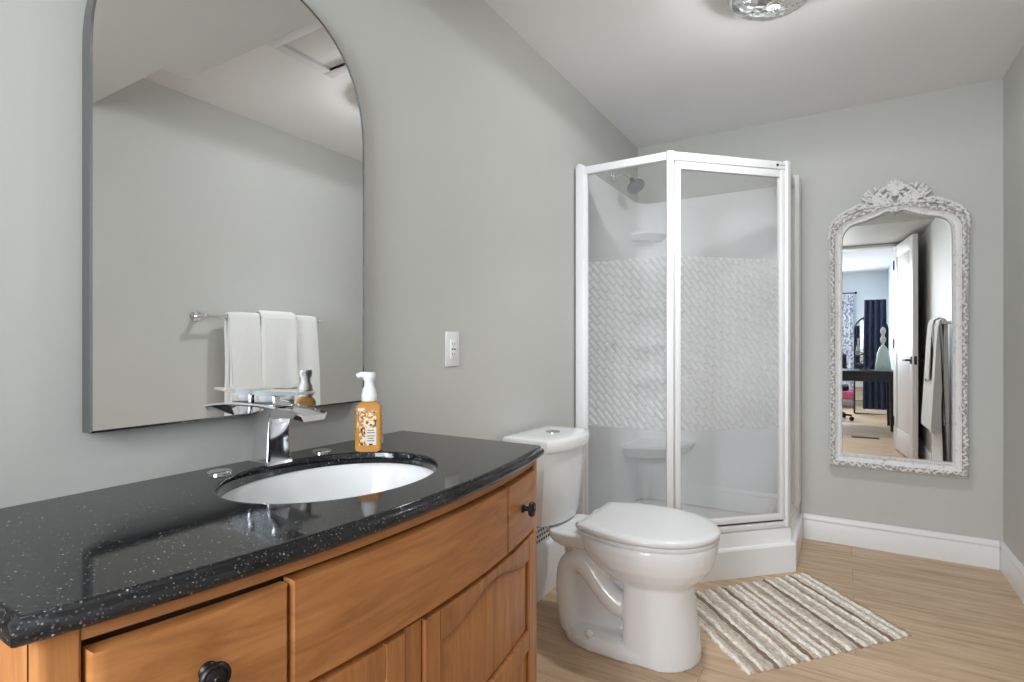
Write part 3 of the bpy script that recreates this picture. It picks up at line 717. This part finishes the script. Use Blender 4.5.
post(Pd+Vector((0, -.01, 0)), .03, .04, 0, ZB, ZTP).build('wall_jamb', M_frame, sh)
for p, q in ((Pa, Pb), (Pb, Pc), (Pc, Pd)):
    bar(p, q, .032, ZTP-.032, ZTP+.006).build('rail', M_frame, sh)
    bar(p, q, .032, ZB-.002, ZB+.026).build('rail', M_frame, sh)
def pane(name, p, q, z0, z1, m, par, nx=1):
    b = B(); nrm = Vector((-(q-p).y, (q-p).x, 0)).normalized()*.0025
    uvl = b.bm.loops.layers.uv.new('UVMap'); V = [b.bm.verts.new(v) for v in ((p.x, p.y, z0), (q.x, q.y, z0), (q.x, q.y, z1), (p.x, p.y, z1))]
    f = b.bm.faces.new(V); L_ = (q-p).length
    for lp, c in zip(f.loops, ((0, z0), (L_, z0), (L_, z1), (0, z1))): lp[uvl].uv = c
    return b.build(name, m, par, smooth=False)
d1 = (Pb-Pa).normalized(); d2 = (Pc-Pb).normalized(); d3 = (Pd-Pc).normalized()
pane('glass_panel', Pa+d1*.04, Pb-d1*.014, ZB+.024, ZTP-.03, M_showerglass, sh)
pane('glass_panel', Pc+d3*.014, Pd-d3*.03, ZB+.024, ZTP-.03, M_showerglass, sh)
dn = Vector((d2.y, -d2.x, 0))*.006
q0, q1 = Pb+d2*.022+dn, Pc-d2*.022+dn
dz0, dz1 = ZB+.036, ZTP-.038
b = B()
bar(q0, q0+d2*.026, .026, dz0, dz1, .004, b); bar(q1-d2*.026, q1, .026, dz0, dz1, .004, b)
bar(q0+d2*.026, q1-d2*.026, .024, dz1-.036, dz1, .004, b); bar(q0+d2*.026, q1-d2*.026, .024, dz0, dz0+.03, .004, b)
dr = b.build('door', M_frame, sh)
pane('door_glass', q0+d2*.024, q1-d2*.024, dz0+.028, dz1-.034, M_showerglass, dr)
bar(q0+d2*.004, q1-d2*.004, .012, dz0-.007, dz0, .001).build('door_sweep', M_black, dr)
b = bar(Pc-d2*.068+dn*2.75, Pc-d2*.056+dn*2.75, .002, ZTP-.020, ZTP-.008, 0); b.build('badge', M_black, sh)
bar(Pc-d2*.048+dn*2.75, Pc-d2*.020+dn*2.75, .002, ZTP-.0155, ZTP-.0125, 0).build('badge_lettering', mat('grey_print', lin(110, 110, 112), .6), sh)

# shower head on the left wall, inside the enclosure
hd_ = thing('overhead_shower', 'chrome shower head on an arm inside the corner shower', 'shower', (.02, 3.10, 2.10))
B().lathe([(0, 0), (.032, 0), (.030, .006), (.014, .010), (0, .010)], (.001, 3.10, 2.125), (1, 0, 0), 24).build('escutcheon', M_chrome, hd_)
B().tube(catmull([(.005, 3.10, 2.125), (.07, 3.10, 2.128), (.105, 3.09, 2.105), (.128, 3.085, 2.075)], 6), .0085, 12).build('arm', M_chrome, hd_)
B().lathe([(0, -.01), (.013, -.01), (.015, .012), (.030, .030), (.050, .045), (.053, .055), (.050, .062), (0, .062)], (.128, 3.085, 2.078), (.50, -.25, -.83), 28).build('head', mat('dark_chrome', (.28, .28, .29, 1), .25, metal=.9), hd_)
vl = thing('shower_valve', 'round chrome shower valve with lever on the shower wall', 'valve', (.022, 3.10, 1.2))
B().lathe([(0, 0), (.075, 0), (.073, .006), (.035, .012), (.03, .04), (0, .042)], (.0225, 3.02, 1.12), (1, 0, 0), 28).build('plate', M_chrome, vl)
B().tube([(.06, 3.02, 1.12), (.065, 2.98, 1.06)], [.010, .007]).build('handle', M_chrome, vl)

# ------------------------------------------------------------------ ornate mirror on the back wall
om = thing('ornate_mirror', 'tall white carved mirror with a crested top on the back wall', 'mirror', (1.418, D, .438))
CX = 1.418
inh = [(0, 1.818), (.012, 1.822), (.034, 1.829), (.068, 1.813), (.125, 1.791), (.175, 1.778), (.205, 1.764), (.228, 1.735), (.238, 1.695), (.24, 1.62), (.24, 1.2), (.24, .8), (.24, .514)]
outh = [(0, 1.872), (.03, 1.876), (.06, 1.872), (.11, 1.858), (.165, 1.842), (.22, 1.825), (.262, 1.800), (.292, 1.772), (.305, 1.74), (.306, 1.66), (.305, 1.2), (.304, .8), (.304, .440)]
def path(h, k=5):
    top = catmull([(a_, z, 0) for a_, z in h[:10]], k); p = [(v.x, v.y) for v in top]
    lo = h[10:]
    last = p[-1]; full = list(p)
    for q in lo:
        for i in range(1, 9): full.append((last[0]+(q[0]-last[0])*i/8, last[1]+(q[1]-last[1])*i/8))
        last = q
    for i in range(1, 9): full.append((last[0]*(1-i/8), last[1]))
    return full
hi_, ho_ = path(inh), path(outh)
def both(h): return [(CX+a_, z) for a_, z in h]+[(CX-a_, z) for a_, z in reversed(h[1:-1])]
IN, OUT = both(hi_), both(ho_)
YB = D-.006
rowsp = [(0, -.012), (0, -.030), (.05, -.036), (.11, -.036), (.16, -.028), (.22, -.026), (.40, -.032), (.52, -.044), (.62, -.050), (.76, -.050), (.86, -.044), (.95, -.034), (1.0, -.024), (1.0, -.002)]
b = B()
rng = random.Random(3)
rings = []
for s_, y in rowsp:
    rings.append([(i0[0]+(o0[0]-i0[0])*s_, YB+y, i0[1]+(o0[1]-i0[1])*s_) for i0, o0 in zip(IN, OUT)])
b.loft(rings, loop=True, cap=False)
def distressed():
    m = bpy.data.materials.new('distressed_white_carved_wood'); m.use_nodes = True; nt = m.node_tree; L = nt.links.new
    p = nt.nodes['Principled BSDF']; p.inputs['Roughness'].default_value = .6
    tc = nt.nodes.new('ShaderNodeTexCoord'); mp = nt.nodes.new('ShaderNodeMapping'); mp.inputs['Scale'].default_value = (1, 1, .55); L(tc.outputs['Object'], mp.inputs[0])
    n = nt.nodes.new('ShaderNodeTexNoise'); n.inputs['Scale'].default_value = 55; n.inputs['Detail'].default_value = 6; n.inputs['Roughness'].default_value = .7; L(mp.outputs[0], n.inputs['Vector'])
    r = nt.nodes.new('ShaderNodeValToRGB'); e = r.color_ramp.elements; e[0].position = .27; e[0].color = lin(168, 162, 157); e[1].position = .45; e[1].color = lin(230, 229, 228)
    L(n.outputs['Fac'], r.inputs[0]); L(r.outputs[0], p.inputs['Base Color'])
    bp = nt.nodes.new('ShaderNodeBump'); bp.inputs['Strength'].default_value = .35; bp.inputs['Distance'].default_value = .004; L(n.outputs['Fac'], bp.inputs['Height']); L(bp.outputs[0], p.inputs['Normal'])
    return m
M_dist = distressed()
M_groove = mat('taupe_groove_shade', lin(172, 166, 161), .7, noise=.35, nscale=60, bump=.4, bscale=90)  # darker taupe paints shade into the grooves of the carving
fr_ = b.build('frame', M_dist, om, ang=45)
b = B()
rings = []
for s_, y in ((.54, -.046), (.56, -.0508), (.70, -.0512), (.84, -.0508), (.86, -.046)):
    rings.append([(i0[0]+(o0[0]-i0[0])*s_, YB+y, i0[1]+(o0[1]-i0[1])*s_) for i0, o0 in zip(IN, OUT)])
b.loft(rings, loop=True, cap=False); b.build('groove_shade_band', M_groove, om, ang=45)  # band carrying the painted groove shade under the leaves
b = B(); b.loft([[(x, YB-.016, z) for x, z in IN], [(x, YB-.013, z) for x, z in IN]]); b.build('glass', M_mirror, om, smooth=False)
# carved leaves and beads on the frame rails
b = B()
def mid(i, s_): i0, o0 = IN[i % len(IN)], OUT[i % len(IN)]; return Vector((i0[0]+(o0[0]-i0[0])*s_, 0, i0[1]+(o0[1]-i0[1])*s_))
# walk the mid line evenly
line = [mid(i, .70) for i in range(len(IN)+1)]
acc, step, k = 0, .0165, 0
for i in range(len(line)-1):
    a_, c_ = line[i], line[i+1]; L_ = (c_-a_).length
    if L_ < 1e-6: continue
    t_ = (c_-a_)/L_
    while acc <= L_:
        p = a_+t_*acc; ta = math.atan2(t_.z, t_.x)+(1 if k % 2 else -1)*rng.uniform(.25, 1.1)
        M_ = Matrix.Rotation(-ta, 3, 'Y'); nrm_ = Vector((-t_.z, 0, t_.x))*rng.uniform(-.008, .008)
        b.ell((p.x+nrm_.x, YB-.051, p.z+nrm_.z), (rng.uniform(.009, .016), .006+.004*rng.random(), rng.uniform(.004, .0075)), M_, 8, 5); acc += step*rng.uniform(.7, 1.3); k += 1
    acc -= L_
line = [mid(i, .075) for i in range(len(IN)+1)]
acc, step = 0, .011
for i in range(len(line)-1):
    a_, c_ = line[i], line[i+1]; L_ = (c_-a_).length
    if L_ < 1e-6: continue
    t_ = (c_-a_)/L_
    while acc <= L_:
        p = a_+t_*acc; b.ell((p.x, YB-.036, p.z), (.0036, .003, .0036), None, 6, 4); acc += step
    acc -= L_
b.build('frame_carving', M_dist, om)
# pierced crest: scrolls, lattice, leaves and a fan on top
b = B()
def T(pts, r, dy=-.030): # mirrored tube in the plane of the crest
    for sg in (1, -1):
        q = [(CX+sg*x, YB+dy-.006*math.sin(i*1.1), z) for i, (x, z) in enumerate(pts)]
        b.tube(q, r, 8)
def spiral(cx_, cz_, r0, turns, a0, n=22, dirn=1): return [(cx_+r0*(1-.82*i/n)*math.cos(a0+dirn*turns*2*PI*i/n), cz_+r0*(1-.82*i/n)*math.sin(a0+dirn*turns*2*PI*i/n)) for i in range(n+1)]
T([(x, z) for x, z in [(.0, 1.835), (.03, 1.855), (.06, 1.885), (.10, 1.90), (.13, 1.915)]]+spiral(.115, 1.93, .022, 1.2, -.7), .0075)
T(spiral(.075, 1.885, .026, 1.3, 2.4), .006)
T(spiral(.035, 1.915, .024, 1.3, 0.2, dirn=-1), .006)
T(spiral(.105, 1.885, .024, 1.2, 1.0, dirn=-1), .006)
T([(.13, 1.875), (.16, 1.880), (.19, 1.868), (.22, 1.852), (.245, 1.835), (.262, 1.815)], .007)
T(spiral(.155, 1.872, .020, 1.2, 3.3), .0055); T(spiral(.205, 1.853, .017, 1.2, 2.9), .005); T(spiral(.25, 1.825, .016, 1.2, 2.4), .005)
T([(0, 1.965), (.035, 1.962), (.065, 1.945), (.085, 1.925)], .007)
T(spiral(.062, 1.948, .018, 1.1, .3), .0055)
for x0, z0, x1, z1 in ((.008, 1.852, .075, 1.935), (.03, 1.845, .105, 1.925), (.055, 1.85, .125, 1.905), (.015, 1.90, .06, 1.86), (.03, 1.93, .09, 1.87), (.06, 1.945, .115, 1.885)):
    T([(x0, z0), ((x0+x1)/2, (z0+z1)/2+.003), (x1, z1)], .0068)
for k in range(-4, 5):                                               # fan
    a_ = k*.30; L_ = .068-.006*abs(k)
    M_ = Matrix.Rotation(a_, 3, 'Y'); c_ = M_ @ Vector((0, 0, L_*.55))
    b.ell((CX+c_.x, YB-.036, 1.935+c_.z*.9), (.0085, .008, L_*.48), M_, 8, 6)
b.ell((CX, YB-.040, 1.925), (.022, .014, .022), None, 12, 8)
b.ell((CX, YB-.040, 1.838), (.016, .012, .020), None, 10, 6)
for sg in (1, -1):                                                   # leaves along shoulders and corners
    for x, z, a_, l in ((.138, 1.905, .9, .020), (.132, 1.925, .5, .017), (.165, 1.878, 1.75, .022), (.185, 1.866, 2.0, .020), (.205, 1.858, 1.7, .020), (.228, 1.848, 2.0, .020), (.248, 1.836, 1.8, .018), (.268, 1.820, 2.2, .020), (.284, 1.802, 2.0, .018), (.296, 1.780, 2.5, .020), (.302, 1.752, 2.8, .020), (.303, 1.722, 2.9, .020), (.150, 1.862, 1.9, .022), (.19, 1.846, 1.85, .020), (.23, 1.826, 1.95, .020), (.265, 1.800, 2.2, .018), (.115, 1.945, .6, .018), (.09, 1.953, .3, .016), (.05, 1.872, 1.5, .022), (.085, 1.868, 1.7, .022), (.115, 1.862, 1.7, .020), (.02, 1.89, .7, .018), (.05, 1.905, 1.0, .016), (.075, 1.912, .6, .014)):
        b.ell((CX+sg*x, YB-.036, z), (.0075, .009, l), Matrix.Rotation(sg*a_, 3, 'Y'), 8, 6)
    for z in [1.68-.024*k for k in range(5)]: b.ell((CX+sg*.300, YB-.034, z), (.006, .007, .013), Matrix.Rotation(sg*.35, 3, 'Y'), 8, 6)
b.build('crest', M_dist, om)

# ------------------------------------------------------------------ towel bar and towels on the right wall
tb = thing('towel_bar', 'chrome towel bar on the greige wall facing the vanity', 'towel bar', (W, 1.98, 1.27))
BXT = W-.084
b = B()
B().tube([(BXT, 1.60, 1.27), (BXT, 2.37, 1.27)], .0085, 14).build('bar', M_chrome, tb)
for y in (1.62, 2.35):
    B().lathe([(0, 0), (.028, 0), (.028, .006), (.012, .012), (.010, .064), (.013, .070), (.013, .092), (0, .096)], (W-.0005, y, 1.27), (-1, 0, 0), 24).build('post', M_chrome, tb)
def towel(y0, y1, zf, zb_, rin, rout, seed, over=False):
    """folded towel draped over the bar: front and back drops, inner and outer faces"""
    ph = random.Random(seed).random()*6
    prof = []; n = 20; ny = 28
    for i in range(n+1): prof.append((-1, zf+(1.27-zf)*i/n))
    for i in range(1, 12): prof.append((i, 0))
    for i in range(n+1): prof.append((1, 1.27+(zb_-1.27)*i/n))
    def surf(r, inner):
        rows = []
        for j in range(ny+1):
            u = j/ny; y = y0+(y1-y0)*u; row = []
            e = .005*max(0, 1-min(u, 1-u)*12)
            for s_, z in prof:
                d_ = 1.27-z; rr_ = r+e if inner else r-e
                if s_ == -1:
                    t_ = min(1, d_/.10); flare = .050*d_+.004*math.sin(u*6.5+.8)*t_
                    if inner and not over: x = BXT-(r*(1-t_)+.0012*t_)-e*.3
                    elif inner: x = BXT-rr_-flare
                    else: x = BXT-rr_-flare-.003*math.sin(u*9+ph)*t_
                    hem = 1-min(1, (z-zf)/.006) if z-zf < .006 else 0
                    x += (.003*hem if not inner else -.0)
                elif s_ == 1:
                    t_ = min(1, d_/.10)
                    x = BXT+((r*(1-t_)+.0012*t_) if (inner and not over) else rr_)+(.0 if inner else .010*d_)
                    if over and inner: x += .010*d_
                else: t_ = PI-PI*s_/12; x = BXT+rr_*math.cos(t_)
                zz = z if s_ in (-1, 1) else 1.27+rr_*math.sin(PI-PI*s_/12)
                row.append((x, y+.007*math.sin(d_*6+ph)*(min(1, d_*4) if s_ in (-1, 1) else 0), zz+(.004*math.sin(u*11+ph) if z == zf and s_ == -1 else 0)))
            rows.append(row)
        return rows
    return B().loft([a_+list(reversed(c_)) for a_, c_ in zip(surf(rout, False), surf(rin, True))])
tag(towel(1.745, 2.320, .50, .56, .0088, .0300, 2).build('bath_towel', M_towel, ang=60), 'long white bath towel folded over the chrome towel bar', 'towel')
tag(towel(1.925, 2.160, .86, .95, .0345, .0470, 5, True).build('hand_towel', M_towel, ang=60), 'shorter white hand towel laid over the bath towel', 'towel')

# ------------------------------------------------------------------ bath mat
def mat_rug():
    m = bpy.data.materials.new('woven_stripe_yarn'); m.use_nodes = True; nt = m.node_tree; L = nt.links.new
    p = nt.nodes['Principled BSDF']; p.inputs['Roughness'].default_value = .95; p.inputs['Specular IOR Level'].default_value = .1
    at = nt.nodes.new('ShaderNodeVertexColor'); at.layer_name = 'yarn'
    tc = nt.nodes.new('ShaderNodeTexCoord'); n = nt.nodes.new('ShaderNodeTexNoise'); n.inputs['Scale'].default_value = 90; n.inputs['Detail'].default_value = 4; L(tc.outputs['Object'], n.inputs['Vector'])
    r = nt.nodes.new('ShaderNodeValToRGB'); r.color_ramp.elements[0].position = .35; r.color_ramp.elements[0].color = (.66, .63, .60, 1); r.color_ramp.elements[1].position = .6; r.color_ramp.elements[1].color = (1, 1, 1, 1); L(n.outputs['Fac'], r.inputs[0])
    mx = nt.nodes.new('ShaderNodeMix'); mx.data_type = 'RGBA'; mx.blend_type = 'MULTIPLY'; mx.inputs[0].default_value = .7
    L(at.outputs['Color'], mx.inputs[6]); L(r.outputs[0], mx.inputs[7]); L(mx.outputs[2], p.inputs['Base Color'])
    b2 = nt.nodes.new('ShaderNodeBump'); b2.inputs['Strength'].default_value = .8; b2.inputs['Distance'].default_value = .004; L(n.outputs['Fac'], b2.inputs['Height']); L(b2.outputs[0], p.inputs['Normal'])
    return m
M_rug = mat_rug()
R0, R1, R2 = Vector((.527, 2.42, 0)), Vector((.905, 1.985, 0)), Vector((1.03, 3.02, 0))   # far-left, near-left, far-right corners
eu, ev = R1-R0, R2-R0
b = B(); cl = b.bm.loops.layers.color.new('yarn'); NR = 40; rg_ = random.Random(11)
palette = [lin(252, 249, 244), lin(238, 232, 225), lin(222, 211, 200), lin(200, 186, 173), lin(232, 227, 222)]
seq = [0, 4, 2, 0, 1, 4, 3, 0, 4, 1, 0, 2, 4, 0, 3, 1, 0, 4, 0, 2]
for k in range(NR):
    c0 = palette[seq[k % 20]]; w_ = 1/NR; v0 = (k+.5)*w_
    h = .0075+(.003 if seq[k % 20] == 0 else 0); ns = 30
    s0, s1 = -.012*rg_.random(), 1+.012*rg_.random(); ph = rg_.random()*6
    rings = []
    for i in range(ns+1):
        u = s0+(s1-s0)*i/ns; wob = .004*math.sin(u*17+ph)+.003*math.sin(u*41+ph*2)
        c = R0+eu*u+ev*(v0+wob*.8); hw = ev.length*w_*(.56+.07*math.sin(i*2.1+ph)); side = ev.normalized()
        hh = h*(1+.18*math.sin(i*2.6+ph))
        if i in (0, ns): hw *= .55; hh *= .6
        rings.append([c-side*hw+Vector((0, 0, .001)), c-side*hw*.8+Vector((0, 0, .001+hh*.65)), c+Vector((0, 0, .001+hh)), c+side*hw*.8+Vector((0, 0, .001+hh*.65)), c+side*hw+Vector((0, 0, .001))])
    f0 = len(b.bm.faces); b.loft(rings); b.bm.faces.ensure_lookup_table()
    for f in b.bm.faces[f0:]:
        j = rg_.uniform(.93, 1.05)
        for lp in f.loops: lp[cl] = (c0[0]*j, c0[1]*j, c0[2]*j, 1)
tag(b.build('bath_mat', M_rug), 'striped cream and taupe woven bath mat on the oak floor by the shower', 'bath mat')

# ------------------------------------------------------------------ ceiling lamp
lm = thing('ceiling_lamp', 'round flush ceiling lamp with clear glass bowl', 'ceiling lamp', (LAMP[0], LAMP[1], H))
LX, LY = LAMP
B().lathe([(0, 2.4395), (.150, 2.4395), (.155, 2.432), (.155, 2.405), (.149, 2.402), (.143, 2.420), (0, 2.425)], (LX, LY, 0), n=48).build('pan', M_chrome, lm)
def bowl_mat():
    m = glass_mat('pressed_glass_bowl', .30); nt = m.node_tree; L = nt.links.new
    tc = nt.nodes.new('ShaderNodeTexCoord'); v = nt.nodes.new('ShaderNodeTexVoronoi'); v.inputs['Scale'].default_value = 38; L(tc.outputs['Object'], v.inputs['Vector'])
    bp = nt.nodes.new('ShaderNodeBump'); bp.inputs['Strength'].default_value = .6; bp.inputs['Distance'].default_value = .006; L(v.outputs['Distance'], bp.inputs['Height'])
    for n in nt.nodes:
        if n.type in ('BSDF_GLOSSY', 'BSDF_DIFFUSE'): L(bp.outputs[0], n.inputs['Normal'])
    return m
B().lathe([(.152, 2.408), (.150, 2.390), (.136, 2.366), (.105, 2.347), (.07, 2.338), (.02, 2.334), (.02, 2.337), (.07, 2.341), (.103, 2.351), (.132, 2.370), (.145, 2.392), (.155, 2.408)], (LX, LY, 0), n=48, cap=False).build('glass_bowl', bowl_mat(), lm)
B().lathe([(0, 2.315), (.006, 2.316), (.009, 2.322), (.006, 2.328), (.018, 2.331), (.018, 2.335), (0, 2.336)], (LX, LY, 0), n=20).build('finial', M_steel, lm)
me_ = bpy.data.materials.new('lit_bulb'); me_.use_nodes = True
pe = me_.node_tree.nodes['Principled BSDF']; pe.inputs['Emission Color'].default_value = (1, .97, .92, 1); pe.inputs['Emission Strength'].default_value = 6
for k in range(3):
    a_ = k*2*PI/3+.4
    B().ell((LX+.075*math.cos(a_), LY+.075*math.sin(a_), 2.390), (.026, .026, .020), seg=16, ring=10).build('bulb', me_, lm)
